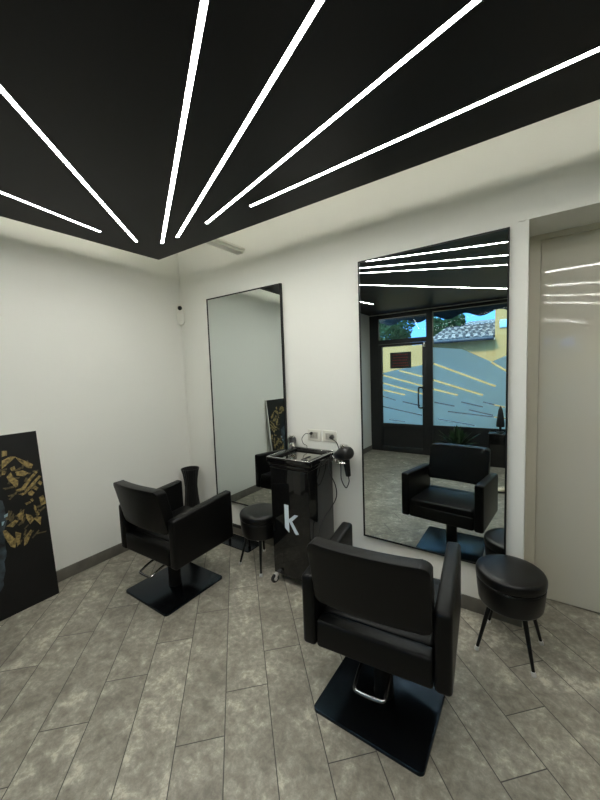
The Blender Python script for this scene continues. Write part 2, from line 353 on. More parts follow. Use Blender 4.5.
pbox('wall', hy, M['yellow'], 0.005, 8, -4, 0.0, -0.05, 6.2)
pbox('roof', hy, M['gutter'], 0.005, 8.2, -4.2, 0.25, 6.2, 6.35)
mb = pbox('meter_box', hy, M['pale_blue'], 0.12, 0.30, 0.0, 0.04, 2.52, 2.74, 0.005)
h3 = thing('far_house', 'pale house with low tiled roof behind the yellow garage', 'building', (-1.0, -14.2, 0))
pbox('wall', h3, M['wall'], 1.6, 6, -1.2, 0, -0.05, 3.15)
b = B(); hexa(b, [(1.4, 0.3, 3.1), (6.2, 0.3, 3.1), (6.2, -1.3, 3.45), (1.4, -1.3, 3.45), (1.4, 0.3, 3.18), (6.2, 0.3, 3.18), (6.2, -1.3, 3.53), (1.4, -1.3, 3.53)]); obj('roof', b, M['roof'], h3, smooth=False)
def tree(loc, h, r, label, seed):
    rnd = random.Random(seed); t = thing('tree', label, 'tree', loc)
    b = B(); tube(b, [(0, 0, -0.05), (0.1, 0, h*0.3), (0, 0.05, h*0.7)], 0.16, 10, r1=0.07); obj('trunk', b, M['bark'], t)
    b = B()
    for i in range(5200):
        d = Vector((rnd.gauss(0, 1), rnd.gauss(0, 1), rnd.gauss(0, 1))).normalized()*r*(rnd.uniform(0.45, 1)**0.5)
        d *= 1 + 0.28*math.sin(5*d.x/r+seed)*math.cos(4*d.z/r)
        p = Vector((0, 0, h)) + d; a = Vector((rnd.uniform(-1, 1), rnd.uniform(-1, 1), rnd.uniform(-1, 1))).normalized()
        c = a.orthogonal().normalized(); s = rnd.uniform(0.07, 0.15)
        b.faces.new([b.verts.new(p+a*s), b.verts.new(p+c*s*0.5), b.verts.new(p-a*s), b.verts.new(p-c*s*0.5)])
    obj('crown', b, M['leaf_far'], t, smooth=False)
tree((-3.1, -14.3, 0), 2.75, 1.35, 'leafy tree seen through the glass above the shop door', 1)
tree((-0.6, -15.7, 0), 3.0, 0.95, 'dark tree behind the roof at the left end of the big shop window', 2)
# awning with scalloped edge
aw = thing('awning', 'dark awning with a scalloped valance over the shop front', 'awning', (0, YF-0.13, 2.6))
b = B(); hexa(b, [(0.2, -0.95, 0.04), (4.6, -0.95, 0.04), (4.6, 0, 0.30), (0.2, 0, 0.30), (0.2, -0.95, 0.05), (4.6, -0.95, 0.05), (4.6, 0, 0.31), (0.2, 0, 0.31)]); obj('canopy', b, M['awning'], aw, smooth=False)
b = B(); n = 160; poly = [(0.2, 0.06)] + [(0.2+4.4*i/n, -0.165 - 0.042*math.cos(2*PI*((0.2+4.4*i/n)-0.44)/0.56)) for i in range(n+1)] + [(4.6, 0.06)]
prism(b, poly, -0.953, -0.948); obj('valance', b, M['awning'], aw, smooth=False)

# ------------------------------------------------------------------ suspended ceiling panel with light lines
PX, PY, PZ = 0.330, -0.437, 2.47
cp = thing('ceiling_panel', 'large matt black panel hung below the white ceiling', 'ceiling panel', (PX, PY, PZ))
pbox('panel_board', cp, M['panel'], 0, 4.5-PX, YF+0.02-PY, 0, 0, 0.04)
b = B()
box(b, 0.10, 4.0, -0.115, -0.10, 0.04, 0.055); box(b, 0.10, 0.115, -2.5, -0.115, 0.04, 0.055)
obj('cove_light_tape', b, M['cove_led'], cp, smooth=False)
lines = [((0.621, -1.040), (0.985, -2.74), 'short light line nearest the left wall'),
         ((0.637, -0.810), (2.90, -3.32), 'light line second from the left wall'),
         ((0.741, -0.683), (4.10, -2.655), 'middle steep light line starting at the panel tip'),
         ((0.909, -0.682), (4.30, -2.21), 'light line just right of the steepest line'),
         ((1.227, -0.703), (4.40, -1.592), 'light line second from the mirror wall edge'),
         ((1.584, -0.695), (4.40, -0.822), 'light line nearest the mirror wall edge')]
labs = ['leftmost glowing ceiling line, low beside the left edge of the panel',
        'glowing ceiling line second from left, slanting down to the panel tip',
        'glowing ceiling line third from left, the steepest and nearly upright one',
        'glowing ceiling line fourth from left, just right of the nearly upright one',
        'glowing ceiling line fifth from left, second from the mirror side edge',
        'rightmost glowing ceiling line, closest to the mirror side edge of the panel']
for (a, c, _), lb in zip(lines, labs):
    a, c = [(2.9159+(p[0]-2.9159)*1.0319, -2.2076+(p[1]+2.2076)*1.0319) for p in (a, c)]
    d = Vector(c) - Vector(a); ln = d.length; ang = math.atan2(d.y, d.x)
    t = thing('linear_light', lb, 'light', (a[0], a[1], PZ), ang, 'light lines fanned across the black ceiling panel')
    pbox('diffuser', t, M['led'], 0.004, ln-0.004, -0.0090, 0.0090, -0.0036, -0.0005)
    b = B(); box(b, 0, ln, -0.0125, -0.0090, -0.0042, -0.0003); box(b, 0, ln, 0.0090, 0.0125, -0.0042, -0.0003); box(b, 0, 0.004, -0.0090, 0.0090, -0.0042, -0.0003); box(b, ln-0.004, ln, -0.0090, 0.0090, -0.0042, -0.0003)
    obj('channel', b, M['panel'], t, smooth=False)
bk = thing('support_bar', 'white bar bridging from the mirror wall to the black ceiling panel', 'bracket', (0.845, 0, 2.515))
pbox('bar', bk, M['white_plastic'], -0.035, 0.035, -0.62, 0.0, 0.0, 0.04, 0.004)
pbox('bar_lip', bk, M['white_plastic'], 0.035, 0.05, -0.62, 0.0, 0.02, 0.04, 0.002)

# ------------------------------------------------------------------ wall mirrors
M1X, M1Z = -0.3, 0.35
def mirror(label, x0, x1, z0, z1):
    t = thing('wall_mirror', label, 'mirror', ((x0+x1)/2, 0, z0), 0, 'tall black framed mirrors on the back wall')
    w = (x1-x0)/2; h = z1-z0; f = 0.009
    pbox('mirror_glass', t, M['mirror'], -w+f, w-f, -0.020, -0.004, f, h-f)
    b = B(); box(b, -w, -w+f, -0.024, -0.002, 0, h); box(b, w-f, w, -0.024, -0.002, 0, h); box(b, -w+f, w-f, -0.024, -0.002, 0, f); box(b, -w+f, w-f, -0.024, -0.002, h-f, h)
    obj('frame', b, M['black_metal'], t, smooth=False)
    return t
mirror('tall mirror nearer the corner, reflecting the blank left wall', 0.416, 1.271, 0.316, 2.198).matrix_world = Matrix.Translation((0.8435, -0.014, 0.316)) @ Matrix.Rotation(math.radians(M1Z), 4, 'Z') @ Matrix.Rotation(math.radians(M1X), 4, 'X')
mirror('tall mirror beside the cream door, reflecting the shop front', 1.928, 2.801, 0.313, 2.223)

# ------------------------------------------------------------------ salon chair
def make_chair(label):
    t = thing('salon_chair', label, 'chair', (0, 0, 0), 0, 'black salon chairs facing the mirrors')
    bs = B(); box(bs, -0.24, 0.24, -0.24, 0.24, 0.0, 0.014)
    vert = [e for e in bs.edges if abs(e.verts[0].co.z - e.verts[1].co.z) > 0.01]
    bmesh.ops.bevel(bs, geom=vert, offset=0.022, segments=5, profile=0.5, affect='EDGES')
    rim = [e for e in bs.edges if e.is_boundary is False and all(abs(v.co.z-0.014) < 1e-5 for v in e.verts)]
    bmesh.ops.bevel(bs, geom=rim, offset=0.003, segments=2, profile=0.5, affect='EDGES')
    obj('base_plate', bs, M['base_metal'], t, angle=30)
    b = B(); lathe(b, [(0.046, 0.0138), (0.046, 0.02), (0.043, 0.03), (0.043, 0.25), (0.030, 0.252), (0.030, 0.285)], n=36); box(b, -0.11, 0.11, -0.09, 0.13, 0.278, 0.300, 0.006)
    obj('column', b, M['black_metal'], t)
    up = []
    yc = 0.052
    b = B(); tube(b, [(-0.062, -0.03, 0.235), (-0.062, -0.13, 0.228), (-0.062, -0.205, 0.205), (-0.048, -0.225, 0.198), (0.048, -0.225, 0.198), (0.062, -0.205, 0.205), (0.062, -0.13, 0.228), (0.062, -0.03, 0.235)], 0.0075, 10, 6)
    box(b, -0.066, 0.066, -0.05, -0.03, 0.225, 0.245, 0.004)
    up.append(obj('pump_lever', b, M['dark_chrome'], t))
    W, D = 0.306, 0.255
    # seat shell: wide box between the arms, front panel and rear panel
    b = B()
    box(b, -0.24, 0.24, yc-D+0.002, yc+D-0.002, 0.300, 0.405, 0.014, 4)
    box(b, -0.24, 0.24, yc-D+0.002, yc-D+0.075, 0.305, 0.424, 0.014, 4)
    up.append(obj('seat_shell', b, M['leather'], t))
    b = B(); hexa(b, [(-0.233, yc-D+0.07, 0.39), (0.233, yc-D+0.07, 0.39), (0.233, yc+D-0.006, 0.39), (-0.233, yc+D-0.006, 0.39),
                      (-0.233, yc-D+0.07, 0.428), (0.233, yc-D+0.07, 0.428), (0.233, yc+D-0.006, 0.448), (-0.233, yc+D-0.006, 0.448)], 0.016, 4)
    up.append(obj('seat_cushion', b, M['leather'], t))
    for s in (-1, 1):
        xo, xi = s*W, s*0.2425
        b = B(); hexa(b, [(min(xo, xi), yc-D, 0.297), (max(xo, xi), yc-D, 0.297), (max(xo, xi), yc+D, 0.297), (min(xo, xi), yc+D, 0.297),
                          (min(xo, xi), yc-D, 0.616), (max(xo, xi), yc-D, 0.616), (max(xo, xi), yc+D, 0.652), (min(xo, xi), yc+D, 0.652)], 0.017, 4)
        up.append(obj('armrest', b, M['leather'], t))
    # backrest: gently curved padded panel, tilted back
    b = B(); nx_, nz_ = 14, 10; w, th = 0.2405, 0.068; z0, z1 = 0.508, 0.806
    def bp(u, v, side):
        x = (u*2-1)*w; z = z0 + (z1-z0)*v; y = yc - 0.210 - 0.070*v + 0.020*(1-abs(u*2-1)**2) * -1
        return Vector((x, y + (th/2 if side else -th/2), z))
    F = [[b.verts.new(bp(i/nx_, j/nz_, 1)) for i in range(nx_+1)] for j in range(nz_+1)]
    K = [[b.verts.new(bp(i/nx_, j/nz_, 0)) for i in range(nx_+1)] for j in range(nz_+1)]
    for j in range(nz_):
        for i in range(nx_):
            b.faces.new((F[j][i], F[j][i+1], F[j+1][i+1], F[j+1][i])); b.faces.new((K[j][i+1], K[j][i], K[j+1][i], K[j+1][i+1]))
    for i in range(nx_):
        b.faces.new((F[0][i+1], F[0][i], K[0][i], K[0][i+1])); b.faces.new((F[nz_][i], F[nz_][i+1], K[nz_][i+1], K[nz_][i]))
    for j in range(nz_):
        b.faces.new((F[j][0], F[j+1][0], K[j+1][0], K[j][0])); b.faces.new((F[j+1][nx_], F[j][nx_], K[j][nx_], K[j+1][nx_]))
    bmesh.ops.recalc_face_normals(b, faces=b.faces)
    corner = [e for e in b.edges if {tuple(sorted((round(v.co.x, 4), round(v.co.z, 4)) for v in e.verts))} and abs(e.verts[0].co.x-e.verts[1].co.x) < 1e-5 and abs(e.verts[0].co.z-e.verts[1].co.z) < 1e-5 and abs(abs(e.verts[0].co.x)-w) < 1e-4 and (abs(e.verts[0].co.z-z0) < 1e-4 or abs(e.verts[0].co.z-z1) < 1e-4)]
    bmesh.ops.bevel(b, geom=corner, offset=0.042, segments=6, profile=0.5, affect='EDGES')
    rim = [e for e in b.edges if len(e.link_faces) == 2 and e.calc_face_angle(0) > 0.9]
    bmesh.ops.bevel(b, geom=rim, offset=0.010, segments=3, profile=0.5, affect='EDGES', clamp_overlap=True)
    bo = obj('backrest', b, M['leather'], t, angle=50); up.append(bo)
    # hinge brackets hidden between backrest and seat
    for s in (-1, 1):
        b = B(); box(b, s*0.236-0.010, s*0.236+0.010, yc-0.222, yc-0.185, 0.53, 0.60, 0.003); up.append(obj('back_bracket', b, M['black_metal'], t))
    for o in up: o['swivel'] = 1
    return t
def swivel(t, a):
    for c in t.children:
        if c.get('swivel'): c.rotation_euler = (0, 0, a)
chA = make_chair('black salon chair in front of the mirror near the corner, beside the painting wall')
chB = copy_tree(chA); chB['label'] = 'large black salon chair in the foreground, facing the mirror beside the door'
chA.location = (0.803, -0.806, 0); swivel(chA, 0.03)
chB.location = (2.368, -0.812, 0); swivel(chB, 0.105)
for t in (chA, chB):
    for c in t.children:
        if 'swivel' in c: del c['swivel']

# ------------------------------------------------------------------ stools
def make_stool(label):
    t = thing('round_stool', label, 'stool', (0, 0, 0), 0, 'round black stools by the back wall')
    def ring(pts): return pts
    b = B(); lathe(b, [(0.10, 0.383), (0.150, 0.383), (0.1585, 0.388), (0.161, 0.396), (0.161, 0.418), (0.157, 0.429), (0.148, 0.436), (0.120, 0.440), (0.06, 0.442), (0.01, 0.4425)], n=64)
    obj('seat_pad', b, M['leather_gloss'], t, angle=60)
    b = B(); lathe(b, [(0.10, 0.252), (0.130, 0.253), (0.141, 0.258), (0.148, 0.270), (0.1545, 0.33), (0.157, 0.366), (0.155, 0.377), (0.148, 0.382), (0.10, 0.3835)], n=64)
    obj('drum', b, M['leather_gloss'], t, angle=60)
    b = B()
    for i in range(1): 
        pts = [(0.1555*math.cos(2*PI*k/48), 0.1555*math.sin(2*PI*k/48), 0.3795) for k in range(49)]; tube(b, pts, 0.003, 6, 1)
    obj('piping', b, M['leather'], t)
    for i in range(4):
        a = PI/4 + i*PI/2; dx, dy = math.cos(a), math.sin(a)
        top = Vector((0.105*dx, 0.105*dy, 0.262)); bot = Vector((0.176*dx, 0.176*dy, 0.018))
        b = B(); tube(b, [top, bot], 0.0125, 14, 1, 0.0072); lg = obj('leg', b, M['black_metal'], t)
        b = B(); end = Vector((0.181*dx, 0.181*dy, 0.0015)); ax = (bot-end).normalized()
        lathe(b, [(0.006, 0), (0.0105, 0.003), (0.0115, 0.012), (0.0100, 0.022), (0.007, 0.024)], end, 14, ax); obj('foot_tip', b, M['bright_nickel'], lg)
    return t
s1 = make_stool('round black stool beside the cream door, right of the foreground chair')
s2 = copy_tree(s1); s2['label'] = 'round black stool between the corner chair and the black trolley'
s1.location = (2.832, -0.207, 0); s1.rotation_euler = (0, 0, -0.13)
s2.location = (1.170, -0.268, 0); s2.rotation_euler = (0, 0, -0.15)

# ------------------------------------------------------------------ footrest under the corner mirror
t = thing('footrest', 'low black metal footrest on the floor under the corner mirror', 'footrest', (0.775, -0.12, 0))
bs = B(); box(bs, -0.185, 0.185, -0.09, 0.085, 0, 0.010)
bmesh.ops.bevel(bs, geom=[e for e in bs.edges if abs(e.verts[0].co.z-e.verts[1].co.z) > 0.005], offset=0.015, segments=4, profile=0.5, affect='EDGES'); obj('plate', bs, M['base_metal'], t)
for sx in (-0.115, 0.125):
    b = B(); lathe(b, [(0.011, 0.0098), (0.011, 0.155)], (sx, -0.01, 0), 16); obj('post', b, M['black_metal'], t)
b = B(); lathe(b, [(0.013, -0.17), (0.015, -0.165), (0.015, 0.165), (0.013, 0.17)], (0.0, -0.01, 0.155), 18, (1, 0, 0)); obj('foot_bar', b, M['black_metal'], t)

# ------------------------------------------------------------------ trolley
TX0, TX1, TY0, TY1 = 1.384, 1.705, -0.382, -0.055
tr = thing('salon_trolley', 'glossy black trolley on casters with a white letter k on the front', 'trolley', ((TX0+TX1)/2, (TY0+TY1)/2, 0))
hx, hy_ = (TX1-TX0)/2, (TY1-TY0)/2
pbox('body', tr, M['gloss_black'], -hx, hx, -hy_, hy_, 0.062, 0.838, 0.004)
pbox('collar', tr, M['gloss_black'], -hx-0.006, hx+0.006, -hy_-0.006, hy_+0.006, 0.842, 0.866, 0.004)
pbox('core', tr, M['black_plastic'], -hx+0.01, hx-0.01, -hy_+0.01, hy_-0.01, 0.83, 0.89)
b = B(); e_ = 0.022
for (x0, x1, y0, y1) in ((-hx-e_, hx+e_, -hy_-0.012, -hy_+0.022), (-hx-e_, hx+e_, hy_-0.010, hy_+e_), (-hx-e_, -hx+0.02, -hy_+0.022, hy_-0.010), (hx-0.02, hx+e_, -hy_+0.022, hy_-0.010)):
    box(b, x0, x1, y0, y1, 0.872, 0.911, 0.006)
ty = obj('tray_rim', b, M['gloss_black'], tr)
b = B()
for (x0, x1, y0, y1) in ((-hx-e_+0.002, hx+e_-0.002, -hy_-0.011, -hy_+0.002), (-hx-e_+0.002, hx+e_-0.002, hy_+0.010, hy_+e_-0.003), (-hx-e_+0.001, -hx-e_+0.007, -hy_-0.003, hy_+0.010), (hx+e_-0.007, hx+e_-0.001, -hy_-0.003, hy_+0.010)):
    box(b, x0, x1, y0, y1, 0.9113, 0.9143, 0.001)
o = obj('rim_edge', b, M['chrome'], ty)
pbox('tray', tr, M['tray'], -hx+0.018, hx-0.018, -hy_+0.02, hy_-0.008, 0.890, 0.8935)
b = B(); box(b, -hx+0.02, hx-0.02, hy_-0.014, hy_-0.010, 0.894, 0.902); box(b, 0.05, 0.062, -0.08, 0.03, 0.8938, 0.898, 0.002); box(b, 0.07, 0.10, -0.1, -0.07, 0.8938, 0.90, 0.002); obj('tray_divider', b, M['black_plastic'], tr)
def caster(x, y, a):
    t = bpy.data.objects.new('caster', None); C.objects.link(t); t.parent = tr; t.location = (x, y, 0); t.rotation_euler = (0, 0, a); t.empty_display_size = 0.03
    b = B(); lathe(b, [(0.024, -0.010), (0.030, -0.006), (0.030, 0.006), (0.024, 0.010)], (0.012, 0, 0.030), 28, (0, 1, 0)); obj('wheel', b, M['rubber'], t)
    b = B(); lathe(b, [(0.010, -0.0155), (0.013, -0.0150), (0.013, 0.0150), (0.010, 0.0155)], (0.012, 0, 0.030), 20, (0, 1, 0))
    lathe(b, [(0.014, 0.058), (0.014, 0.062)], (0, 0, 0), 16)
    for s in (-1, 1): hexa(b, [(0.004, s*0.0125-0.0015, 0.028), (0.022, s*0.0125-0.0015, 0.028), (0.022, s*0.0125+0.0015, 0.028), (0.004, s*0.0125+0.0015, 0.028), (-0.012, s*0.0125-0.0015, 0.058), (0.012, s*0.0125-0.0015, 0.058), (0.012, s*0.0125+0.0015, 0.058), (-0.012, s*0.0125+0.0015, 0.058)], 0.001, 1)
    box(b, -0.012, 0.012, -0.014, 0.014, 0.054, 0.060, 0.002); obj('fork', b, M['bright_nickel'], t)
for (x, y, a) in ((-hx+0.024, -hy_-0.012, -1.9), (hx-0.02, -hy_+0.01, -1.2), (-hx+0.02, hy_-0.03, 2.8), (hx-0.02, hy_-0.03, -0.6)): caster(x, y, a)
# the letter k
b = B(); fy = -hy_ - 0.0015
def kp(poly): prism(b, poly, fy-0.0002, fy+0.0012)
kx, kz = -0.043, 0.392
def Q(x, z): return (kx + x, kz + z)
kp([Q(-0.004, 0.195), Q(0.032, 0.195), Q(0.032, 0.000), Q(0.020, 0.006), Q(-0.004, 0.026)])
kp([Q(0.032, 0.074), Q(0.032, 0.094), Q(0.082, 0.136), Q(0.112, 0.136), Q(0.052, 0.078), Q(0.046, 0.074)])
kp([Q(0.036, 0.074), Q(0.058, 0.086), Q(0.112, 0.004), Q(0.090, -0.004), Q(0.080, 0.004)])
obj('letter_k', b, M['letter'], tr, smooth=False)
# holders on the trolley side
b = B(); tube(b, [(hx+0.02, 0.125, 0.885), (hx+0.058, 0.125, 0.858)], 0.006, 8, 1)
ringp = [(hx+0.105+0.047*math.cos(2*PI*k/28), 0.125+0.047*math.sin(2*PI*k/28), 0.858) for k in range(29)]; tube(b, ringp, 0.006, 8, 1)
obj('dryer_holder', b, M['chrome'], tr)

# ------------------------------------------------------------------ hair dryers
def dryer(label, loc, rz, cord, plug_at, sc_=1.0):
    t = thing('hair_dryer', label, 'hair dryer', loc, rz, 'hair dryers hooked on the trolley')
    b = B(); ax = Vector((1, 0, 0.30)).normalized()
    lathe(b, [(0.020, -0.075), (0.026, -0.070), (0.034, -0.035), (0.046, -0.005), (0.050, 0.025), (0.049, 0.050), (0.043, 0.072), (0.034, 0.084), (0.02, 0.088)], (0, 0, 0), 30, ax)
    body = obj('barrel', b, M['black_plastic'], t, angle=60)
    b = B(); lathe(b, [(0.021, -0.098), (0.0265, -0.096), (0.028, -0.070), (0.026, -0.064)], (0, 0, 0), 26, ax); obj('nozzle_ring', b, M['chrome'], body)
    b = B(); lathe(b, [(0.028, 0.0), (0.030, 0.004), (0.030, 0.018), (0.024, 0.024), (0.01, 0.026)], (0.018, 0, 0.045), 26, (0.05, 0, 1)); obj('intake_cap', b, M['chrome'], body)
    b = B(); hexa(b, [(0.040, -0.014, -0.155), (0.072, -0.014, -0.150), (0.072, 0.014, -0.150), (0.040, 0.014, -0.155), (0.010, -0.018, -0.02), (0.056, -0.018, -0.010), (0.056, 0.018, -0.010), (0.010, 0.018, -0.02)], 0.009, 4); obj('handle', b, M['black_plastic'], t)
    t.scale = (sc_,)*3; inv = Matrix.Translation(loc) @ Matrix.Rotation(rz, 4, 'Z') @ Matrix.Diagonal((sc_, sc_, sc_, 1)); inv.invert()
    b = B(); tube(b, [inv @ Vector(p) for p in cord], 0.0036, 8, 10); cd = obj('cord', b, M['rubber'], t)
    p = Vector(plug_at); b = B(); q = inv @ p; d = (inv.to_3x3() @ Vector((0, -1, 0)))
    lathe(b, [(0.016, 0.0), (0.017, 0.004), (0.016, 0.020), (0.010, 0.032), (0.006, 0.040)], q, 18, d); obj('plug', b, M['rubber'], cd)
    return t
dryer('black hair dryer hanging from the right side of the trolley', (1.808, -0.088, 0.912), -0.35,
      [(1.860, -0.105, 0.758), (1.862, -0.104, 0.72), (1.83, -0.09, 0.67), (1.785, -0.07, 0.72), (1.765, -0.035, 0.80), (1.755, -0.030, 0.90), (1.738, -0.040, 0.975), (1.690, -0.05, 1.010)], (1.690, -0.013, 1.011))
dryer('black and chrome hair dryer standing behind the rear left corner of the trolley', (1.352, -0.062, 0.956), 2.2,
      [(1.329, -0.030, 0.850), (1.325, -0.022, 0.80), (1.36, -0.014, 0.76), (1.42, -0.012, 0.84), (1.46, -0.013, 0.915), (1.44, -0.03, 0.94), (1.44, -0.05, 0.985), (1.475, -0.05, 1.025), (1.505, -0.05, 1.026)], (1.507, -0.013, 1.026), 0.7)
# second loop of cable beside the trolley
b = B(); tube(b, [(1.735, -0.17, 0.87), (1.75, -0.18, 0.80), (1.798, -0.185, 0.71), (1.805, -0.19, 0.63), (1.772, -0.21, 0.555), (1.745, -0.25, 0.50), (1.735, -0.31, 0.43), (1.73, -0.33, 0.20), (1.75, -0.33, 0.010), (1.80, -0.30, 0.006)], 0.0038, 8, 10)
tag(obj('cable', b, M['rubber']), 'loose black cable looping down the right side of the trolley', 'cable')

# ------------------------------------------------------------------ outlets
def outlet(label, x0, x1):
    t = thing('power_outlet', label, 'power outlet', ((x0+x1)/2, 0, 0.967), 0, 'wall outlets above the trolley')
    w = (x1-x0)/2
    pbox('cover_plate', t, M['outlet'], -w, w, -0.009, 0, 0, 0.086, 0.003)
    m_ = pbox('socket_module', t, M['outlet_dark'], -w+0.022, w-0.022, -0.0115, -0.0088, 0.018, 0.068, 0.001)
    b = B()
    for k in (-1, 0, 1):
        for z in (-0.011, 0, 0.011): box(b, k*0.023-0.002, k*0.023+0.002, -0.0122, -0.0114, 0.043+z-0.002, 0.043+z+0.002)
    obj('socket_holes', b, M['rubber'], m_, smooth=False)
outlet('left wall outlet plate above the trolley', 1.467, 1.583)
outlet('right wall outlet plate above the trolley, next to the hair dryer', 1.606, 1.720)

# ------------------------------------------------------------------ vase, sensor, painting
b = B()
prof = [(0.066, 0.0), (0.076, 0.004), (0.080, 0.05), (0.078, 0.14), (0.070, 0.26), (0.061, 0.36), (0.058, 0.43), (0.063, 0.50), (0.074, 0.57), (0.082, 0.600), (0.085, 0.608), (0.079, 0.608), (0.066, 0.57), (0.055, 0.50), (0.047, 0.42), (0.045, 0.30)]
lathe(b, prof, (0, 0, 0), 144, rib=(22, 0.028))
v = obj('floor_vase', b, M['vase'], None, angle=70, loc=(0.176, -0.145, 0)); tag(v, 'tall black ribbed vase standing in the room corner', 'vase')
t = thing('motion_sensor', 'small white alarm sensor with a black lens high in the room corner', 'sensor', (0.0, 0.0, 2.005)); t.rotation_euler = (0, 0, PI/4)
# local -y faces out of the corner along the diagonal
b = B(); hw, hh = 0.034, 0.195
poly = [(hw*math.cos(a), hw + hw*math.sin(a)) for a in [PI + PI*k/14 for k in range(15)]] + [(hw*math.cos(a), hh-hw + hw*math.sin(a)) for a in [PI*k/14 for k in range(15)]]
prism(b, poly, -0.062, -0.025)
bmesh.ops.bevel(b, geom=[e for e in b.edges if all(abs(v_.co.y+0.062) < 1e-5 for v_ in e.verts)], offset=0.007, segments=3, profile=0.5, affect='EDGES')
obj('housing', b, M['white_plastic'], t)
b = B(); lathe(b, [(0.021, 0), (0.021, 0.004), (0.017, 0.008), (0.006, 0.011)], (0, -0.061, 0.161), 26, (0, -1, 0)); obj('lens', b, M['gloss_black'], t)

pt = thing('canvas_painting', 'black canvas with gold leaf strokes and a blue grey face leaning on the left wall', 'painting', (0.165, -1.302, 0.002))
th = math.atan2(0.13, 1.155)
pt.rotation_euler = (0, -th, 0)   # local x: out of the canvas towards the room, local z: up the canvas
LZ, LW = 1.162, 0.87
b = B(); box(b, -0.020, -0.0012, -LW, 0, 0, LZ); obj('stretcher', b, M['canvas_white'], pt, smooth=False)
b = B(); box(b, -0.0012, 0.0, -LW, 0.0, 0, LZ); obj('painted_front', b, M['canvas_black'], pt, smooth=False)
STROKES = [[(0.199, 1.061), (0.172, 1.057), (0.176, 1.026), (0.203, 1.022)], [(0.206, 0.998), (0.157, 1.017), (0.131, 1.006), (0.195, 0.956), (0.212, 0.945)], [(0.134, 1.007), (0.067, 0.955), (0.044, 0.933), (0.055, 0.91), (0.079, 0.916), (0.122, 0.978)], [(0.17, 0.94), (0.145, 0.948), (0.141, 0.912), (0.164, 0.918)], [(0.146, 0.908), (0.105, 0.908), (0.075, 0.884), (0.102, 0.866), (0.141, 0.881)], [(0.213, 0.931), (0.19, 0.923), (0.201, 0.903), (0.216, 0.905)], [(0.194, 0.886), (0.169, 0.912), (0.161, 0.877), (0.135, 0.844), (0.143, 0.811), (0.158, 0.805), (0.17, 0.834), (0.187, 0.859)], [(0.158, 0.788), (0.127, 0.793), (0.084, 0.84), (0.036, 0.884), (0.023, 0.875), (0.064, 0.834), (0.112, 0.776), (0.145, 0.776)], [(0.147, 0.758), (0.115, 0.758), (0.071, 0.805), (0.019, 0.851), (0.007, 0.839), (0.06, 0.791), (0.103, 0.75), (0.125, 0.741)], [(0.095, 0.75), (0.072, 0.762), (0.058, 0.74), (0.073, 0.722), (0.093, 0.734)], [(0.067, 0.772), (0.048, 0.786), (0.033, 0.767), (0.046, 0.75)], [(0.035, 0.8), (0.019, 0.814), (0.006, 0.796), (0.017, 0.778)], [(0.119, 0.686), (0.089, 0.691), (0.085, 0.679), (0.112, 0.671)], [(0.088, 0.701), (0.075, 0.707), (0.068, 0.689), (0.078, 0.682)], [(0.072, 0.659), (0.062, 0.65), (0.06, 0.618), (0.047, 0.582), (0.06, 0.581), (0.071, 0.617)], [(0.171, 0.623), (0.127, 0.648), (0.144, 0.572), (0.159, 0.588)], [(0.123, 0.615), (0.092, 0.594), (0.084, 0.559), (0.107, 0.537), (0.122, 0.584)], [(0.086, 0.571), (0.057, 0.57), (0.04, 0.564), (0.051, 0.51), (0.061, 0.53)], [(0.231, 0.571), (0.182, 0.597), (0.167, 0.581), (0.198, 0.553)], [(0.252, 0.551), (0.234, 0.548), (0.202, 0.485), (0.188, 0.469), (0.202, 0.415), (0.224, 0.435), (0.246, 0.504)], [(0.19, 0.52), (0.161, 0.498), (0.177, 0.434), (0.19, 0.42), (0.192, 0.471)], [(0.15, 0.453), (0.107, 0.501), (0.1, 0.488), (0.138, 0.417), (0.155, 0.409)], [(0.037, 0.7), (0.014, 0.708), (0.004, 0.678), (0.001, 0.645), (0.031, 0.64)]]
def strokes(name, polys, m, h, under=(), m2=None):
    b = B()
    for q, p in enumerate(list(under) + list(polys)):
        idx = 1 if (m2 and q < len(under)) else 0; hh_ = h*0.6 if idx else h
        A = [b.verts.new((0.0001, -u, v)) for u, v in p]; K = [b.verts.new((hh_, -u, v)) for u, v in p]
        fs = [b.faces.new(K), b.faces.new(list(reversed(A)))]
        for i in range(len(p)):
            j = (i+1) % len(p); fs.append(b.faces.new((A[i], A[j], K[j], K[i])))
        for f in fs: f.material_index = idx
    bmesh.ops.triangulate(b, faces=[f for f in b.faces if len(f.verts) > 4]); return obj(name, b, [m, m2] if m2 else m, pt, smooth=False)
more = []
rn = random.Random(4)
for k in range(30):       # the crown of leaves continues past the frame edge
    a = rn.uniform(0.15, 1.1)*PI; cx_, cz_ = 0.44 + 0.27*math.cos(a+0.3)*rn.uniform(0.8, 1.1), 0.78 + 0.24*math.sin(a)*rn.uniform(0.8, 1.1)
    if cx_ < 0.24: continue
    t_ = rn.uniform(0, PI); l_, w_ = rn.uniform(0.03, 0.06), rn.uniform(0.010, 0.02); c_, s_ = math.cos(t_), math.sin(t_)
    more.append([(cx_+x*c_-y*s_, cz_+x*s_+y*c_) for x, y in ((-l_, -w_), (l_, -w_*0.6), (l_*0.9, w_), (-l_, w_*0.8))])
gl = (STROKES + more)
FACE = [(0.232, 0.742), (0.225, 0.69), (0.232, 0.65), (0.222, 0.61), (0.246, 0.545), (0.262, 0.517), (0.255, 0.476), (0.247, 0.415), (0.252, 0.381), (0.266, 0.355), (0.265, 0.297), (0.283, 0.242), (0.283, 0.211), (0.297, 0.187), (0.40, 0.12), (0.52, 0.2), (0.56, 0.4), (0.58, 0.6), (0.50, 0.76), (0.34, 0.80)]
strokes('painted_face', [FACE], M['face_blue'], 0.0008)
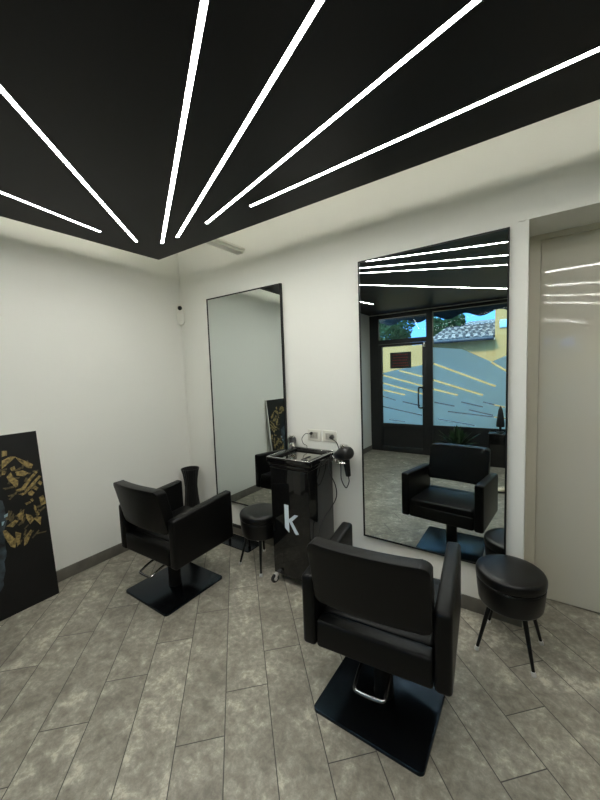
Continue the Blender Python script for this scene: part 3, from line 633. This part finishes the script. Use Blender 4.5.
for g in ([(0.234, 0.645), (0.213, 0.653), (0.218, 0.633), (0.235, 0.629)], [(0.25, 0.608), (0.235, 0.608), (0.246, 0.585), (0.252, 0.583)]): strokes('pale_highlight', [g], M['glint'], 0.002)
ol = []
for k in range(46):
    cx_, cz_ = rn.uniform(0.01, 0.22), rn.choice([rn.uniform(0.74, 1.0), rn.uniform(0.44, 0.66)]); t_ = rn.uniform(-0.2, 1.3); l_, w_ = rn.uniform(0.014, 0.032), rn.uniform(0.004, 0.009); c_, s_ = -math.cos(t_), math.sin(t_)
    if cx_ < 0.04 and cz_ > 0.9: continue
    ol.append([(max(0.003, cx_+x*c_-y*s_), cz_+x*s_+y*c_) for x, y in ((-l_, -w_), (l_, -w_*0.5), (l_*0.8, w_), (-l_, w_*0.7))])
strokes('gold_leaves', gl, M['gold'], 0.0016, ol, M['olive'])

# ------------------------------------------------------------------ things seen only in the mirror
t = thing('display_cabinet', 'low black cabinet under the shop window', 'cabinet', (2.75, -3.58, 0))
pbox('body', t, M['gloss_black'], -0.36, 0.40, -0.19, 0.10, 0, 0.475, 0.003)
pbox('top', t, M['gloss_black'], -0.37, 0.41, -0.20, 0.11, 0.475, 0.50, 0.003)
b = B(); lathe(b, [(0.045, 0), (0.050, 0.004), (0.052, 0.012), (0.018, 0.018), (0.016, 0.08), (0.052, 0.085), (0.056, 0.10), (0.052, 0.16), (0.042, 0.24), (0.028, 0.33), (0.010, 0.385), (0.003, 0.40)], (0, 0, 0), 28)
c_ = obj('cone_ornament', b, M['black_plastic'], None, loc=(2.525, -3.60, 0.501)); tag(c_, 'slim dark cone ornament standing on the low window cabinet', 'ornament')
t = thing('potted_plant', 'bushy green plant in a dark pot under the shop window', 'plant', (1.95, -3.50, 0))
b = B(); lathe(b, [(0.10, 0), (0.105, 0.005), (0.135, 0.25), (0.14, 0.26), (0.125, 0.26), (0.12, 0.24)], (0, 0, 0), 30); obj('pot', b, M['pot'], t)
b = B(); rp = random.Random(3)
for i in range(70):
    a = rp.uniform(0, 2*PI); tilt = rp.uniform(0.1, 1.1); ln = rp.uniform(0.26, 0.48); w = rp.uniform(0.016, 0.03)
    d = Vector((math.cos(a)*math.sin(tilt), math.sin(a)*math.sin(tilt)*0.65, math.cos(tilt))); side = d.cross(Vector((0, 0, 1)))
    if side.length < 0.05: side = Vector((1, 0, 0))
    side.normalize(); p0 = Vector((rp.uniform(-0.06, 0.06), rp.uniform(-0.05, 0.05), 0.24)); prev = None
    for k in range(7):
        s = k/6; c = p0 + d*ln*s + Vector((0, 0, -0.10*s*s)); ww = w*math.sin(PI*min(0.98, 0.08+0.9*s))
        row = [b.verts.new(c-side*ww), b.verts.new(c+Vector((0, 0, -0.004))), b.verts.new(c+side*ww)]
        if prev:
            b.faces.new((prev[0], prev[1], row[1], row[0])); b.faces.new((prev[1], prev[2], row[2], row[1]))
        prev = row
obj('leaves', b, M['leaf'], t)
# sneaker
t = thing('sneaker', 'cream and black sneaker on the tiles, seen at the right edge of the tall mirror', 'shoe', (2.70, -2.405, 0)); t.rotation_euler = (0, 0, 2.6)
def shoe_ring(b, secs, n=20):
    rings = []
    for (x, w, z0, z1) in secs:
        ring = []
        for i in range(n):
            a = 2*PI*i/n; c, s = math.cos(a), math.sin(a); e = 0.7
            ring.append(b.verts.new((x, w*math.copysign(abs(c)**e, c), (z0+z1)/2 + (z1-z0)/2*math.copysign(abs(s)**e, s))))
        rings.append(ring)
    for k in range(len(rings)-1):
        for i in range(n):
            j = (i+1) % n; b.faces.new((rings[k][i], rings[k][j], rings[k+1][j], rings[k+1][i]))
    b.faces.new(list(reversed(rings[0]))); b.faces.new(rings[-1])
b = B(); shoe_ring(b, [(-0.13, 0.018, 0.0, 0.028), (-0.12, 0.033, 0, 0.030), (-0.05, 0.036, 0, 0.028), (0.04, 0.044, 0, 0.026), (0.10, 0.042, 0, 0.026), (0.14, 0.028, 0.002, 0.026), (0.152, 0.010, 0.008, 0.024)]); obj('sole', b, M['rubber'], t)
b = B(); shoe_ring(b, [(-0.122, 0.015, 0.022, 0.085), (-0.112, 0.030, 0.022, 0.10), (-0.06, 0.033, 0.022, 0.098), (-0.02, 0.036, 0.022, 0.090), (0.03, 0.040, 0.022, 0.075), (0.09, 0.038, 0.022, 0.056), (0.13, 0.025, 0.022, 0.044), (0.143, 0.010, 0.022, 0.036)]); obj('upper', b, M['shoe'], t)
b = B(); shoe_ring(b, [(-0.095, 0.020, 0.085, 0.112), (-0.06, 0.026, 0.085, 0.110), (-0.02, 0.022, 0.080, 0.098)]); obj('collar', b, M['rubber'], t)
b = B()
for k in range(5):
    x = -0.005 + 0.018*k; z = 0.088 - 0.006*k; tube(b, [(x, -0.020, z-0.010), (x+0.004, 0, z), (x, 0.020, z-0.010)], 0.003, 6, 4)
obj('laces', b, M['rubber'], t)

# ------------------------------------------------------------------ light, sky, camera
w = bpy.data.worlds.new('sky'); bpy.context.scene.world = w; w.use_nodes = True
N = w.node_tree.nodes; L = w.node_tree.links; bg = N['Background']
tc = N.new('ShaderNodeTexCoord'); sp = N.new('ShaderNodeSeparateXYZ'); L.new(tc.outputs['Generated'], sp.inputs[0])
r = N.new('ShaderNodeValToRGB'); r.color_ramp.elements[0].position = 0.0; r.color_ramp.elements[0].color = (0.075, 0.235, 0.56, 1)
r.color_ramp.elements[1].position = 0.5; r.color_ramp.elements[1].color = (0.36, 0.68, 0.98, 1); r.color_ramp.elements[0].position = 0.2
L.new(sp.outputs[2], r.inputs['Fac']); L.new(r.outputs['Color'], bg.inputs['Color']); bg.inputs['Strength'].default_value = 3.6
sun = bpy.data.lights.new('evening_sun', 'SUN'); sun.energy = 2.4; sun.angle = 0.1; sun.color = (1, 0.9, 0.75)
so = bpy.data.objects.new('evening_sun', sun); C.objects.link(so); so.rotation_euler = Vector((0.25, -0.75, -0.62)).to_track_quat('-Z', 'Y').to_euler(); so.location = (0, 0, 8)

cam = bpy.data.cameras.new('camera'); co = bpy.data.objects.new('camera', cam); C.objects.link(co)
fw = Vector((-0.5639283685876286, 0.8217535672051215, -0.08188937591503334)); rt = Vector((0.8256697707504062, 0.562958929709374, -0.036697045241381857)); up = Vector((-0.01594442758670249, 0.08830808709361827, 0.9959655902604259))
mw = Matrix.Identity(4)
for i in range(3): mw[i][0], mw[i][1], mw[i][2] = rt[i], up[i], -fw[i]
mw.translation = (2.915853, -2.207590, 1.5); co.matrix_world = mw
cam.sensor_fit = 'VERTICAL'; cam.sensor_height = 24; cam.lens = 341.08/800*24; cam.clip_start = 0.02; cam.clip_end = 200
sc = bpy.context.scene; sc.camera = co
sc.view_settings.view_transform = 'Standard'; sc.view_settings.look = 'None'; sc.view_settings.gamma = 1; sc.view_settings.exposure = 0.72
sc.view_settings.use_curve_mapping = False
sc.cycles.max_bounces = 12; sc.cycles.diffuse_bounces = 6; sc.cycles.glossy_bounces = 6; sc.cycles.transparent_max_bounces = 12
sc.cycles.sample_clamp_indirect = 6
